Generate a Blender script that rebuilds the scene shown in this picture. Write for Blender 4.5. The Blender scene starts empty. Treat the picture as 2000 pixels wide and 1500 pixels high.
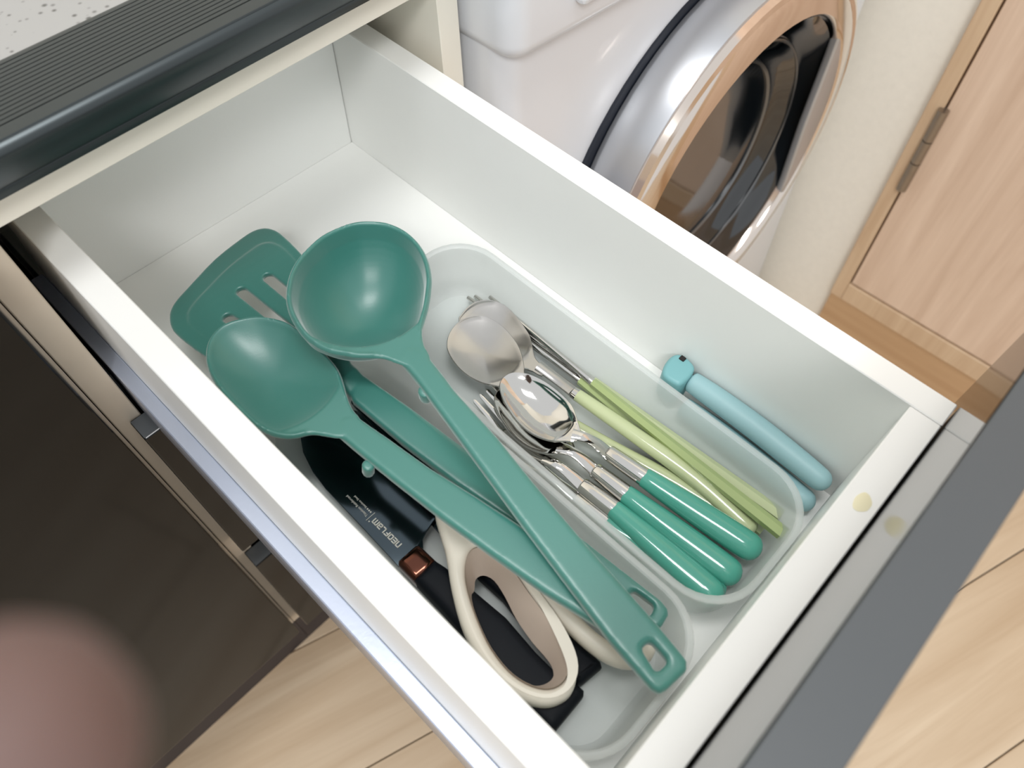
import bpy, bmesh, math, random
from mathutils import Matrix, Vector
random.seed(7)
SC = bpy.context.scene
COL = SC.collection

# ---------------------------------------------------------------- camera, world, lights, exposure
# Everything below is written in millimetres. Room frame: x along the worktop, y into the cabinets,
# z up, origin at the inner back corner of the drawer; the floor lies 640 mm below that point.
FLOOR = -640.0
ROOM = Matrix.Translation((0, 0, 0.640))
TILT = Matrix(((0.99966592, -0.00612720, 0.02510992), (0.00687505, 0.99953206, -0.02980590),
               (-0.02491554, 0.02996857, 0.99924026))).to_4x4()      # the pulled-out drawer sags a little
DRAW = ROOM @ TILT

CAM_R = Matrix(((0.697362, -0.716521, -0.016879), (-0.608123, -0.579072, -0.543012), (0.379305, 0.38894, -0.839555)))
CAM_C = Vector((-240.566, -408.661, 374.423))
cam_d = bpy.data.cameras.new('camera')
cam = bpy.data.objects.new('camera', cam_d)
COL.objects.link(cam)
right, down, fwd = CAM_R[0], CAM_R[1], CAM_R[2]
m = Matrix((right, -down, -fwd)).transposed().to_4x4()
m.translation = CAM_C * 0.001
cam.matrix_world = ROOM @ m
cam_d.sensor_fit = 'HORIZONTAL'
cam_d.sensor_width = 7.0                       # phone camera: small sensor, short lens
cam_d.lens = 1486.5 / 2000.0 * 7.0
cam_d.clip_start = 0.004
cam_d.clip_end = 50
cam_d.dof.use_dof = True
cam_d.dof.focus_distance = 0.44
cam_d.dof.aperture_fstop = 1.9
SC.camera = cam

world = bpy.data.worlds.new('room_light')
SC.world = world
world.use_nodes = True
wb = world.node_tree.nodes['Background']
wb.inputs[0].default_value = (0.96, 0.98, 1.0, 1)
wb.inputs[1].default_value = 0.78

def area(name, loc, target, size, power, color):
    d = bpy.data.lights.new(name, 'AREA')
    d.shape = 'RECTANGLE'; d.size, d.size_y = size; d.energy = power; d.color = color
    o = bpy.data.objects.new(name, d); COL.objects.link(o)
    o.location = loc
    o.rotation_euler = (Vector(target) - Vector(loc)).to_track_quat('-Z', 'Y').to_euler()
    return o
area('ceiling_light', (-1.15, -1.36, 2.36), (-0.1, -0.25, 0.68), (0.6, 0.45), 18, (1.0, 0.992, 0.985))
area('ceiling_light', (-0.20, -0.41, 2.36), (-0.16, -0.36, 0.68), (0.7, 0.24), 10, (1.0, 0.992, 0.985))

vs = SC.view_settings
vs.view_transform = 'Standard'; vs.look = 'None'; vs.exposure = 0.17; vs.gamma = 1.0; vs.use_curve_mapping = False

# ---------------------------------------------------------------- materials
def lin(c):
    return tuple(((v / 255) / 12.92 if v / 255 <= 0.04045 else ((v / 255 + 0.055) / 1.055) ** 2.4) for v in c)

MATS = {}
def mat(name, rgb, rough=0.5, metal=0.0, noise=0.0, nscale=60.0, bump=0.0, bscale=300.0, coat=0.0, crough=0.06, sheen=0.0, spec=0.5, aniso=None, sss=0.0, stretch=(1, 1, 1)):
    m = bpy.data.materials.new(name); m.use_nodes = True
    nt = m.node_tree; b = nt.nodes['Principled BSDF']
    c = lin(rgb)
    b.inputs['Base Color'].default_value = (*c, 1)
    b.inputs['Roughness'].default_value = rough
    b.inputs['Metallic'].default_value = metal
    b.inputs['Specular IOR Level'].default_value = spec
    if coat: b.inputs['Coat Weight'].default_value = coat; b.inputs['Coat Roughness'].default_value = crough
    if sheen: b.inputs['Sheen Weight'].default_value = sheen; b.inputs['Sheen Roughness'].default_value = 0.45
    if sss:
        b.inputs['Subsurface Weight'].default_value = sss
        b.inputs['Subsurface Radius'].default_value = (1.0, 0.35, 0.2)
        b.inputs['Subsurface Scale'].default_value = 0.004
    tc = nt.nodes.new('ShaderNodeTexCoord'); mp = nt.nodes.new('ShaderNodeMapping')
    nt.links.new(tc.outputs['Object'], mp.inputs['Vector']); mp.inputs['Scale'].default_value = stretch
    if noise:
        n = nt.nodes.new('ShaderNodeTexNoise'); n.inputs['Scale'].default_value = nscale; n.inputs['Detail'].default_value = 5
        nt.links.new(mp.outputs[0], n.inputs['Vector'])
        mx = nt.nodes.new('ShaderNodeMix'); mx.data_type = 'RGBA'
        mx.inputs[6].default_value = (*[v * (1 - noise) for v in c], 1)
        mx.inputs[7].default_value = (*[min(1, v * (1 + noise)) for v in c], 1)
        nt.links.new(n.outputs['Fac'], mx.inputs[0]); nt.links.new(mx.outputs[2], b.inputs['Base Color'])
    if bump:
        n2 = nt.nodes.new('ShaderNodeTexNoise'); n2.inputs['Scale'].default_value = bscale; n2.inputs['Detail'].default_value = 4
        nt.links.new(mp.outputs[0], n2.inputs['Vector'])
        bp = nt.nodes.new('ShaderNodeBump'); bp.inputs['Strength'].default_value = bump; bp.inputs['Distance'].default_value = 0.001
        nt.links.new(n2.outputs['Fac'], bp.inputs['Height']); nt.links.new(bp.outputs[0], b.inputs['Normal'])
    MATS[name] = m
    return m

def wood(name, c1, c2, rough, scale, grain_axis='X', pink=None):
    m = bpy.data.materials.new(name); m.use_nodes = True
    nt = m.node_tree; b = nt.nodes['Principled BSDF']; b.inputs['Roughness'].default_value = rough
    tc = nt.nodes.new('ShaderNodeTexCoord'); mp = nt.nodes.new('ShaderNodeMapping')
    s = {'X': (0.06, 1, 1), 'Y': (1, 0.06, 1), 'Z': (1, 1, 0.06)}[grain_axis]
    mp.inputs['Scale'].default_value = s
    oi = nt.nodes.new('ShaderNodeObjectInfo')
    ad = nt.nodes.new('ShaderNodeVectorMath'); ad.operation = 'ADD'
    cx = nt.nodes.new('ShaderNodeCombineXYZ')
    ml = nt.nodes.new('ShaderNodeMath'); ml.operation = 'MULTIPLY'; ml.inputs[1].default_value = 13.0
    nt.links.new(oi.outputs['Random'], ml.inputs[0])
    for i in range(3): nt.links.new(ml.outputs[0], cx.inputs[i])
    nt.links.new(tc.outputs['Object'], mp.inputs['Vector'])
    nt.links.new(mp.outputs[0], ad.inputs[0]); nt.links.new(cx.outputs[0], ad.inputs[1])
    n = nt.nodes.new('ShaderNodeTexNoise'); n.inputs['Scale'].default_value = scale; n.inputs['Detail'].default_value = 7; n.inputs['Roughness'].default_value = 0.62; n.inputs['Distortion'].default_value = 0.6
    nt.links.new(ad.outputs[0], n.inputs['Vector'])
    r = nt.nodes.new('ShaderNodeValToRGB')
    r.color_ramp.elements[0].position = 0.32; r.color_ramp.elements[0].color = (*lin(c1), 1)
    r.color_ramp.elements[1].position = 0.68; r.color_ramp.elements[1].color = (*lin(c2), 1)
    nt.links.new(n.outputs['Fac'], r.inputs[0]); nt.links.new(r.outputs[0], b.inputs['Base Color'])
    bp = nt.nodes.new('ShaderNodeBump'); bp.inputs['Strength'].default_value = 0.12; bp.inputs['Distance'].default_value = 0.0005
    nt.links.new(n.outputs['Fac'], bp.inputs['Height']); nt.links.new(bp.outputs[0], b.inputs['Normal'])
    MATS[name] = m
    return m

mat('white_board', (245, 246, 243), 0.38, noise=0.015, nscale=20, bump=0.03, bscale=900)
mat('ivory_board', (241, 237, 224), 0.42, noise=0.02, nscale=30)
mat('taupe_edge', (204, 192, 174), 0.45, noise=0.08, nscale=40)
mat('carcass_dark', (52, 52, 50), 0.6)
mat('gloss_taupe', (10, 12, 13), 0.5, noise=0.05, nscale=8, coat=1.0, crough=0.10, spec=0.0)
MATS['gloss_taupe'].node_tree.nodes['Principled BSDF'].inputs['Coat IOR'].default_value = 1.34
mat('front_top', (76, 80, 83), 0.45, noise=0.04, nscale=20)
mat('plinth_dark', (52, 46, 48), 0.5)
mat('rail_steel', (206, 214, 232), 0.32, metal=0.55, noise=0.03, nscale=60, bump=0.05, bscale=500)
mat('rail_dark', (60, 66, 72), 0.35, metal=0.8)
mat('trim_dark', (66, 72, 74), 0.30, metal=0.7, noise=0.05, nscale=30)
mat('trim_groove', (16, 18, 20), 0.6)
mat('green_silicone', (50, 120, 110), 0.36, noise=0.03, nscale=15, bump=0.03, bscale=1500, sheen=0.6, spec=0.9)
mat('emerald_gloss', (74, 158, 140), 0.13, noise=0.04, nscale=25, coat=0.6)
mat('celadon_gloss', (190, 200, 156), 0.16, noise=0.05, nscale=25, coat=0.5)
mat('celadon_dark', (162, 178, 118), 0.16, noise=0.05, nscale=25, coat=0.5)
mat('blue_plastic', (152, 190, 195), 0.45, noise=0.02, nscale=20)
mat('blue_hinge', (122, 176, 180), 0.42)
mat('steel_mirror', (212, 210, 206), 0.07, metal=1.0)
mat('steel_satin', (190, 188, 184), 0.22, metal=1.0, noise=0.03, nscale=200)
mat('blade_dark', (74, 84, 90), 0.13, metal=1.0, noise=0.05, nscale=20)
mat('black_handle', (7, 13, 21), 0.62, bump=0.06, bscale=900, spec=0.25)
mat('copper_bolster', (104, 66, 54), 0.14, metal=1.0)
mat('beige_plastic', (232, 226, 212), 0.42, noise=0.02, nscale=30)
mat('taupe_rubber', (200, 184, 170), 0.6)
mat('lettering', (214, 212, 202), 0.5)
mat('washer_white', (222, 225, 230), 0.28, noise=0.01, nscale=10, coat=0.2)
mat('washer_gap', (22, 28, 40), 0.5)
mat('washer_silver', (186, 189, 194), 0.30, metal=0.75)
mat('chrome', (226, 214, 204), 0.10, metal=1.0)
mat('dark_glass', (10, 15, 19), 0.06, coat=1.0)
mat('drum_grey', (120, 122, 124), 0.25, metal=0.8)
mat('wallpaper', (236, 231, 219), 0.8, noise=0.05, nscale=120, bump=0.25, bscale=260)
mat('hinge_metal', (150, 138, 124), 0.35, metal=0.8, noise=0.08, nscale=80)
mat('skin', (106, 84, 79), 0.6, noise=0.06, nscale=60, sss=0.25)
mat('nail', (120, 96, 90), 0.45)
mat('dark_gap', (30, 26, 24), 0.8)
mat('stain', (236, 230, 196), 0.5)
wood('floor_oak', (196, 172, 142), (222, 203, 176), 0.42, 26.0, 'X')
wood('cabinet_oak', (206, 178, 154), (228, 203, 180), 0.45, 38.0, 'Z')
wood('frame_oak', (196, 166, 134), (216, 190, 158), 0.45, 38.0, 'Z')
wood('base_oak', (182, 146, 108), (200, 166, 128), 0.5, 26.0, 'Y')

def frosted():
    m = bpy.data.materials.new('frosted_plastic'); m.use_nodes = True
    nt = m.node_tree; b = nt.nodes['Principled BSDF']; out = nt.nodes['Material Output']
    b.inputs['Base Color'].default_value = (*lin((236, 239, 238)), 1); b.inputs['Roughness'].default_value = 0.32
    tl = nt.nodes.new('ShaderNodeBsdfTranslucent'); tl.inputs[0].default_value = (*lin((238, 241, 240)), 1)
    tr = nt.nodes.new('ShaderNodeBsdfTransparent'); tr.inputs[0].default_value = (0.975, 0.985, 0.985, 1)
    m1 = nt.nodes.new('ShaderNodeMixShader'); m1.inputs[0].default_value = 0.45
    nt.links.new(b.outputs[0], m1.inputs[1]); nt.links.new(tl.outputs[0], m1.inputs[2])
    m2 = nt.nodes.new('ShaderNodeMixShader'); m2.inputs[0].default_value = 0.5
    n = nt.nodes.new('ShaderNodeTexNoise'); n.inputs['Scale'].default_value = 900
    tc = nt.nodes.new('ShaderNodeTexCoord'); nt.links.new(tc.outputs['Object'], n.inputs['Vector'])
    bp = nt.nodes.new('ShaderNodeBump'); bp.inputs['Strength'].default_value = 0.05; bp.inputs['Distance'].default_value = 0.0005
    nt.links.new(n.outputs['Fac'], bp.inputs['Height']); nt.links.new(bp.outputs[0], b.inputs['Normal'])
    nt.links.new(m1.outputs[0], m2.inputs[1]); nt.links.new(tr.outputs[0], m2.inputs[2])
    nt.links.new(m2.outputs[0], out.inputs[0])
    MATS['frosted_plastic'] = m
frosted()

def speckle():
    m = bpy.data.materials.new('speckled_stone'); m.use_nodes = True
    nt = m.node_tree; b = nt.nodes['Principled BSDF']; b.inputs['Roughness'].default_value = 0.35
    tc = nt.nodes.new('ShaderNodeTexCoord')
    v = nt.nodes.new('ShaderNodeTexVoronoi'); v.inputs['Scale'].default_value = 190
    n = nt.nodes.new('ShaderNodeTexNoise'); n.inputs['Scale'].default_value = 26
    nt.links.new(tc.outputs['Object'], v.inputs['Vector']); nt.links.new(tc.outputs['Object'], n.inputs['Vector'])
    sub = nt.nodes.new('ShaderNodeMath'); sub.operation = 'MULTIPLY_ADD'; sub.inputs[1].default_value = -0.75; sub.inputs[2].default_value = 0.36
    nt.links.new(n.outputs['Fac'], sub.inputs[0])
    ad = nt.nodes.new('ShaderNodeMath'); ad.operation = 'ADD'
    nt.links.new(v.outputs['Distance'], ad.inputs[0]); nt.links.new(sub.outputs[0], ad.inputs[1])
    r = nt.nodes.new('ShaderNodeValToRGB')
    r.color_ramp.elements[0].position = 0.10; r.color_ramp.elements[0].color = (*lin((88, 88, 86)), 1)
    r.color_ramp.elements[1].position = 0.30; r.color_ramp.elements[1].color = (*lin((158, 158, 157)), 1)
    nt.links.new(ad.outputs[0], r.inputs[0]); nt.links.new(r.outputs[0], b.inputs['Base Color'])
    MATS['speckled_stone'] = m
speckle()

# ---------------------------------------------------------------- object helpers
BASE = {}
def tag(o, label=None, cat=None, group=None, kind=None):
    if label: o['label'] = label
    if cat: o['category'] = cat
    if group: o['group'] = group
    if kind: o['kind'] = kind
    return o

def thing(name, base, frame, label, cat, group=None):
    o = bpy.data.objects.new(name, None); COL.objects.link(o)
    o.empty_display_size = 0.02
    o.matrix_world = frame @ Matrix.Translation(Vector(base) * 0.001)
    BASE[o.name] = Vector(base)
    return tag(o, label, cat, group)

def obj(name, data, material, parent=None, base=None, frame=None, smooth=True, local=None):
    """data = (verts in mm, faces); becomes one mesh object."""
    verts, faces = data
    b = BASE[parent.name] if parent is not None else Vector(base or (0, 0, 0))
    me = bpy.data.meshes.new(name)
    me.from_pydata([((x - b[0]) * .001, (y - b[1]) * .001, (z - b[2]) * .001) for x, y, z in verts], [], faces)
    bm = bmesh.new(); bm.from_mesh(me)
    bmesh.ops.remove_doubles(bm, verts=bm.verts, dist=1e-6)
    bmesh.ops.recalc_face_normals(bm, faces=bm.faces)
    lim = math.radians(12 if isinstance(data, Flat) else 38)
    if smooth:
        for f in bm.faces: f.smooth = True
        for e in (bm.edges if len(bm.faces) < 9000 else ()):
            if len(e.link_faces) == 2 and e.calc_face_angle(0) > lim: e.smooth = False
    bm.to_mesh(me); bm.free()
    me.materials.append(MATS[material])
    o = bpy.data.objects.new(name, me); COL.objects.link(o)
    if parent is not None: o.parent = parent
    else: o.matrix_world = (frame or ROOM) @ Matrix.Translation(b * 0.001)
    if local is not None: o.matrix_local = local
    BASE[o.name] = b
    return o

class Flat(tuple): pass      # boxes: keep the big faces truly flat
def join(*ds):
    V, F = [], []
    for v, f in ds:
        k = len(V); V += list(v); F += [tuple(i + k for i in q) for q in f]
    return Flat((V, F)) if all(isinstance(d, Flat) for d in ds) else (V, F)

def box(x0, x1, y0, y1, z0, z1, bevel=0.0, seg=2):
    bm = bmesh.new()
    bmesh.ops.create_cube(bm, size=1.0)
    for v in bm.verts:
        v.co = Vector(((x0 + x1) / 2 + v.co.x * (x1 - x0), (y0 + y1) / 2 + v.co.y * (y1 - y0), (z0 + z1) / 2 + v.co.z * (z1 - z0)))
    if bevel: bmesh.ops.bevel(bm, geom=list(bm.edges), offset=bevel, segments=seg, profile=0.5, affect='EDGES')
    out = ([tuple(v.co) for v in bm.verts], [])
    bm.verts.index_update()
    out = Flat((out[0], [tuple(v.index for v in f.verts) for f in bm.faces])); bm.free()
    return out

def smooth_loop(pts, n=4, closed=True):
    """Catmull-Rom through the points."""
    k = len(pts); out = []
    rng = range(k) if closed else range(k - 1)
    for i in rng:
        p = [pts[(i + j - 1) % k] if closed else pts[max(0, min(k - 1, i + j - 1))] for j in range(4)]
        for s in range(n):
            t = s / n
            out.append(tuple(0.5 * (2 * p[1][a] + (p[2][a] - p[0][a]) * t + (2 * p[0][a] - 5 * p[1][a] + 4 * p[2][a] - p[3][a]) * t * t + (3 * p[1][a] - p[0][a] - 3 * p[2][a] + p[3][a]) * t ** 3) for a in range(len(p[0]))))
    if not closed: out.append(tuple(pts[-1]))
    return out

def plate(outline, holes, thick, bevel, zf, res=2):
    """A flat piece cut to an outline (with holes), rounded edges, lying on the surface z = zf(x, y)."""
    cu = bpy.data.curves.new('outline', 'CURVE'); cu.dimensions = '2D'; cu.fill_mode = 'BOTH'
    cu.extrude = max(0.001, thick / 2 - bevel); cu.bevel_depth = bevel; cu.bevel_resolution = res; cu.offset = -bevel
    for lp in [outline] + list(holes):
        sp = cu.splines.new('POLY'); sp.points.add(len(lp) - 1); sp.use_cyclic_u = True
        for i, p in enumerate(lp): sp.points[i].co = (p[0], p[1], 0, 1)
    co = bpy.data.objects.new('outline', cu)
    me = bpy.data.meshes.new_from_object(co)
    V = [(v.co.x, v.co.y, v.co.z + zf(v.co.x, v.co.y)) for v in me.vertices]
    F = [tuple(p.vertices) for p in me.polygons]
    bpy.data.objects.remove(co); bpy.data.meshes.remove(me); bpy.data.curves.remove(cu)
    return V, F

def sweep(path, w, t, n=16, up=(0, 0, 1), power=2.0, cap=0.0, phase=0.0):
    """Tube along a path; section w wide, t thick (super-ellipse); cap = length of a rounded end."""
    P = [Vector(p) for p in path]; k = len(P)
    W = list(w) if hasattr(w, '__len__') else [w] * k
    T = list(t) if hasattr(t, '__len__') else [t] * k
    rings = []
    for i in range(k):
        tg = (P[min(k - 1, i + 1)] - P[max(0, i - 1)]).normalized()
        rings.append((P[i], tg, W[i], T[i]))
    if cap:
        p, tg, ww, tt = rings[-1]
        for a in (25, 50, 70, 84): rings.append((p + tg * cap * math.sin(math.radians(a)), tg, ww * math.cos(math.radians(a)), tt * math.cos(math.radians(a))))
        p, tg, ww, tt = rings[0]
        for a in (25, 50, 70, 84): rings.insert(0, (p - tg * cap * 0.35 * math.sin(math.radians(a)), tg, ww * math.cos(math.radians(a * 0.75)), tt * math.cos(math.radians(a * 0.75))))
    V, F = [], []
    U = Vector(up)
    for p, tg, ww, tt in rings:
        s = tg.cross(U).normalized(); nn = s.cross(tg).normalized()
        for j in range(n):
            a = 2 * math.pi * j / n + phase
            c, sn = math.cos(a), math.sin(a)
            e = 2.0 / power
            V.append(tuple(p + s * (ww / 2 * math.copysign(abs(c) ** e, c)) + nn * (tt / 2 * math.copysign(abs(sn) ** e, sn))))
    for i in range(len(rings) - 1):
        for j in range(n):
            F.append((i * n + j, i * n + (j + 1) % n, (i + 1) * n + (j + 1) % n, (i + 1) * n + j))
    F.append(tuple(range(n - 1, -1, -1))); F.append(tuple(range((len(rings) - 1) * n, len(rings) * n)))
    return V, F

def bowl(outline, center, rb, depth, wall, zf, rings=14, ex=0.85, rim=0.8):
    """A scooped head: rim follows the outline, the inside dips by depth; closed shell of the given wall."""
    N = len(outline); cx, cy = center
    V, F = [], []
    th = []
    for p in outline:
        d = math.hypot(p[0] - cx, p[1] - cy); th.append((d, (p[0] - cx) / d, (p[1] - cy) / d))
    def f(r, d):
        rc = min(d - wall, rb); q = r / rc
        return 0.0 if q >= 1 else (1 - q * q) ** ex
    prof = [('in', i / rings) for i in range(1, rings + 5)] + [('rim', 0.5)] + [('out', i / rings) for i in range(rings + 4, 0, -1)]
    for kind, s in prof:
        for d, ux, uy in th:
            rc = min(d - wall, rb)
            q = s * rc if s <= 1 else rc + (d - wall - rc) * (s - 1) * rings / 4
            if kind == 'in':
                r = q; z = -depth * f(r, d)
            elif kind == 'rim':
                r = d - wall * 0.5; z = rim if d < rb * 1.2 else 0.2
            else:
                last = s > 1 + 3.5 / rings
                r = q * d / (d - wall); z = -depth * f(q, d) - wall * (0.5 if last else 0.9)
            x, y = cx + ux * r, cy + uy * r
            V.append((x, y, zf(x, y) + z))
    K = len(prof)
    for i in range(K - 1):
        for j in range(N):
            F.append((i * N + j, i * N + (j + 1) % N, (i + 1) * N + (j + 1) % N, (i + 1) * N + j))
    a = len(V); V.append((cx, cy, zf(cx, cy) - depth)); b = len(V); V.append((cx, cy, zf(cx, cy) - depth - wall))
    for j in range(N):
        F.append((a, (j + 1) % N, j)); F.append((b, (K - 1) * N + j, (K - 1) * N + (j + 1) % N))
    return V, F

def fuse(data, voxel=0.75, it=3):
    """One continuous skin over overlapping pieces of a moulded part."""
    me = bpy.data.meshes.new('fuse'); me.from_pydata(data[0], [], data[1])
    bm = bmesh.new(); bm.from_mesh(me); bmesh.ops.recalc_face_normals(bm, faces=bm.faces); bm.to_mesh(me); bm.free()
    o = bpy.data.objects.new('fuse', me); COL.objects.link(o)
    rm = o.modifiers.new('r', 'REMESH'); rm.mode = 'VOXEL'; rm.voxel_size = voxel
    sm = o.modifiers.new('s', 'SMOOTH'); sm.iterations = it; sm.factor = 0.5
    dg = bpy.context.evaluated_depsgraph_get()
    me2 = bpy.data.meshes.new_from_object(o.evaluated_get(dg))
    V = [tuple(v.co) for v in me2.vertices]; F = [tuple(p.vertices) for p in me2.polygons]
    bpy.data.objects.remove(o); bpy.data.meshes.remove(me); bpy.data.meshes.remove(me2)
    return V, F

def split(data, test):
    V, F = data; outs = []
    for want in (True, False):
        idx = {}; v2 = []; f2 = []
        for f in F:
            c = [sum(V[i][a] for i in f) / len(f) for a in range(3)]
            if test(*c) == want:
                for i in f:
                    if i not in idx: idx[i] = len(v2); v2.append(V[i])
                f2.append(tuple(idx[i] for i in f))
        outs.append((v2, f2))
    return outs

def lathe_y(cx, cz, prof, n=72, a0=0.0, a1=2 * math.pi):
    """prof: list of (radius, y); turned about an axis along y."""
    V, F = [], []; full = abs(a1 - a0 - 2 * math.pi) < 1e-6
    for r, y in prof:
        for j in range(n if full else n + 1):
            a = a0 + (a1 - a0) * j / n
            V.append((cx + r * math.cos(a), y, cz + r * math.sin(a)))
    w = n if full else n + 1
    for i in range(len(prof) - 1):
        for j in range(n):
            F.append((i * w + j, i * w + (j + 1) % w, (i + 1) * w + (j + 1) % w, (i + 1) * w + j))
    return V, F

def extrude_x(prof, x0, x1):
    k = len(prof)
    V = [(x0, y, z) for y, z in prof] + [(x1, y, z) for y, z in prof]
    F = [(i, (i + 1) % k, (i + 1) % k + k, i + k) for i in range(k)]
    F += [tuple(range(k)), tuple(range(2 * k - 1, k - 1, -1))]
    return V, F

def rounded_rect(x0, x1, y0, y1, r, n=8):
    out = []
    for cx, cy, a in ((x1 - r, y1 - r, 0), (x0 + r, y1 - r, 90), (x0 + r, y0 + r, 180), (x1 - r, y0 + r, 270)):
        for i in range(n + 1):
            t = math.radians(a + 90 * i / n); out.append((cx + r * math.cos(t), cy + r * math.sin(t)))
    return out

def loft(rings, close=True):
    n = len(rings[0]); V = [p for r in rings for p in r]; F = []
    for i in range(len(rings) - 1):
        for j in range(n): F.append((i * n + j, i * n + (j + 1) % n, (i + 1) * n + (j + 1) % n, (i + 1) * n + j))
    if close: F += [tuple(range(n - 1, -1, -1)), tuple(range((len(rings) - 1) * n, len(rings) * n))]
    return V, F

# ---------------------------------------------------------------- the room
def struct(name, data, material, base=(0, 0, 0), smooth=False):
    o = obj(name, data, material, None, base, ROOM, smooth); o['kind'] = 'structure'; return o

floor = struct('floor', box(-1900, 1700, -2300, 760, FLOOR - 30, FLOOR - 9), 'dark_gap')
ANG = math.radians(-18.0); ca, sa = math.cos(ANG), math.sin(ANG)
PW, PL = 172.0, 1180.0
pv, pf = box(-PL / 2 + 0.8, PL / 2 - 0.8, -PW / 2 + 0.8, PW / 2 - 0.8, -9, 0, 0.8, 1)
pme = bpy.data.meshes.new('plank'); pme.from_pydata([(x * .001, y * .001, z * .001) for x, y, z in pv], [], pf); pme.materials.append(MATS['floor_oak'])
for row in range(-12, 9):
    nn = -449 - 86 + PW * (row + 2.0)
    off = 610 + ({0: 0, 1: 420, 2: 790}[row % 3])
    for k in range(-3, 3):
        uu = off + PL * (k + 0.5)
        x, y = uu * ca - nn * sa, uu * sa + nn * ca
        if not (-1750 < x < 1500 and -2150 < y < 650): continue
        p = bpy.data.objects.new('plank', pme); COL.objects.link(p); p.parent = floor
        p.matrix_local = Matrix.Translation((x * .001, y * .001, FLOOR * .001)) @ Matrix.Rotation(ANG, 4, 'Z')
struct('wall_right', box(662, 760, -225, 760, FLOOR, 1560), 'wallpaper')
struct('wall_back', box(-1900, 662, 600, 700, FLOOR, 1560), 'wallpaper')

# oak cabinet standing against the right hand wall
oc = thing('wooden_cabinet', (900, -700, FLOOR), ROOM, 'pale oak cabinet with inset door and steel hinge beside the washing machine', 'cabinet')
obj('body', box(668, 1090, -1210, -221, FLOOR + 82, 1100), 'frame_oak', oc)
obj('stile', box(648, 668, -237, -218, -559, 1100, 1.0, 1), 'frame_oak', oc)
obj('rail', box(648, 668, -1212, -237.3, -559, -524, 1.0, 1), 'frame_oak', oc)
obj('plinth', box(652, 1080, -1200, -219, FLOOR, -560), 'base_oak', oc)
dr = obj('door', box(650, 668, -880, -239.6, -521, 1080, 1.2, 1), 'cabinet_oak', oc)
hg = obj('hinge', sweep([(645, -239, -330), (645, -239, -286)], 13, 13, 20, up=(0, 1, 0)), 'hinge_metal', oc)
obj('hinge_knuckle', sweep([(645, -239, -284.5), (645, -239, -252)], 13, 13, 20, up=(0, 1, 0)), 'hinge_metal', hg)
obj('hinge_knuckle', sweep([(645, -239, -250.5), (645, -239, -208)], 13, 13, 20, up=(0, 1, 0)), 'hinge_metal', hg)

# ---------------------------------------------------------------- kitchen cabinets
kc = thing('kitchen_cabinet', (-102, 200, FLOOR), ROOM, 'ivory kitchen cabinet with its top drawer pulled open under the worktop', 'cabinet')
obj('side_panel', box(29, 45, -80, 500, -424, 152, 0.6, 1), 'ivory_board', kc)
obj('side_panel', box(-248.8, -233.5, -80, 500, -424, 152, 0.6, 1), 'taupe_edge', kc)
obj('top_rail', box(-233.4, 28.9, -80, -20, 136, 152, 0.6, 1), 'ivory_board', kc)
obj('back_panel', box(-233, 28.5, 492, 500, -424, 150), 'carcass_dark', kc)
obj('bottom_panel', box(-233, 28.5, -78, 490, -424, -408), 'carcass_dark', kc)
obj('plinth', box(-249, 45, -21, -8, FLOOR, -424), 'plinth_dark', kc)
obj('drawer_runner', box(-233.4, -232.2, -70, 380, -26, 14), 'rail_dark', kc)
obj('drawer_runner', join(box(27.3, 28.9, -76, 380, -22, 24), box(22, 27.3, -76, 380, 20, 24)), 'rail_dark', kc)
for z0, z1 in ((-202, -16.5), (-412, -236)):
    d = obj('drawer_front', box(-241.5, 40, -98, -80.2, z0, z1, 1.2, 2), 'gloss_taupe', kc)
    obj('edge_band', box(-241, 39.5, -97, -81.5, z1 - 0.6, z1 + 0.35), 'front_top', d)
    obj('drawer_box', box(-221, 17, -80, 330, z0 + 12, z0 + 130), 'white_board', d)

lc = thing('kitchen_cabinet', (-700, 200, FLOOR), ROOM, 'kitchen cabinet closed with a glossy dark taupe door', 'cabinet')
obj('body', box(-1150, -249.4, -80, 500, -424, 152), 'taupe_edge', lc)
obj('door', box(-850, -250.8, -98, -81.4, -412, 138, 1.6, 3), 'gloss_taupe', lc)
obj('door', box(-1150, -852.5, -98, -81.4, -412, 138, 1.6, 3), 'gloss_taupe', lc)
obj('plinth', box(-1150, -249.5, -21, -8, FLOOR, -424), 'plinth_dark', lc)

# worktop with ribbed dark metal edge
wt = thing('worktop', (-500, 200, 154), ROOM, 'white speckled stone worktop with a ribbed dark metal edge', 'worktop')
obj('slab', box(-1150, 47, -44.8, 598, 153, 179.8), 'speckled_stone', wt, smooth=False)
prof = [(-45.0, 153), (-45.0, 180)]
NR = 14; y = -46.0; pitch = 41.0 / NR
for i in range(NR):
    prof += [(y, 180.2), (y - pitch * 0.78, 180.2), (y - pitch * 0.84, 178.9), (y - pitch * 0.97, 178.9)]
    y -= pitch
prof += [(y - 0.2, 180.2), (-94.6, 180.1), (-95.0, 179.5), (-95.6, 179.6), (-97.4, 178.6), (-98.6, 176.8), (-98.8, 174.5), (-98.0, 171.0), (-96.2, 166.5), (-94.0, 162.2), (-92.6, 160.2), (-93.0, 159.2), (-92.8, 157.0), (-91.6, 156.2), (-88, 156.2), (-88, 153)]
obj('edge_trim', extrude_x(prof, -1150, 47), 'trim_dark', wt)

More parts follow.
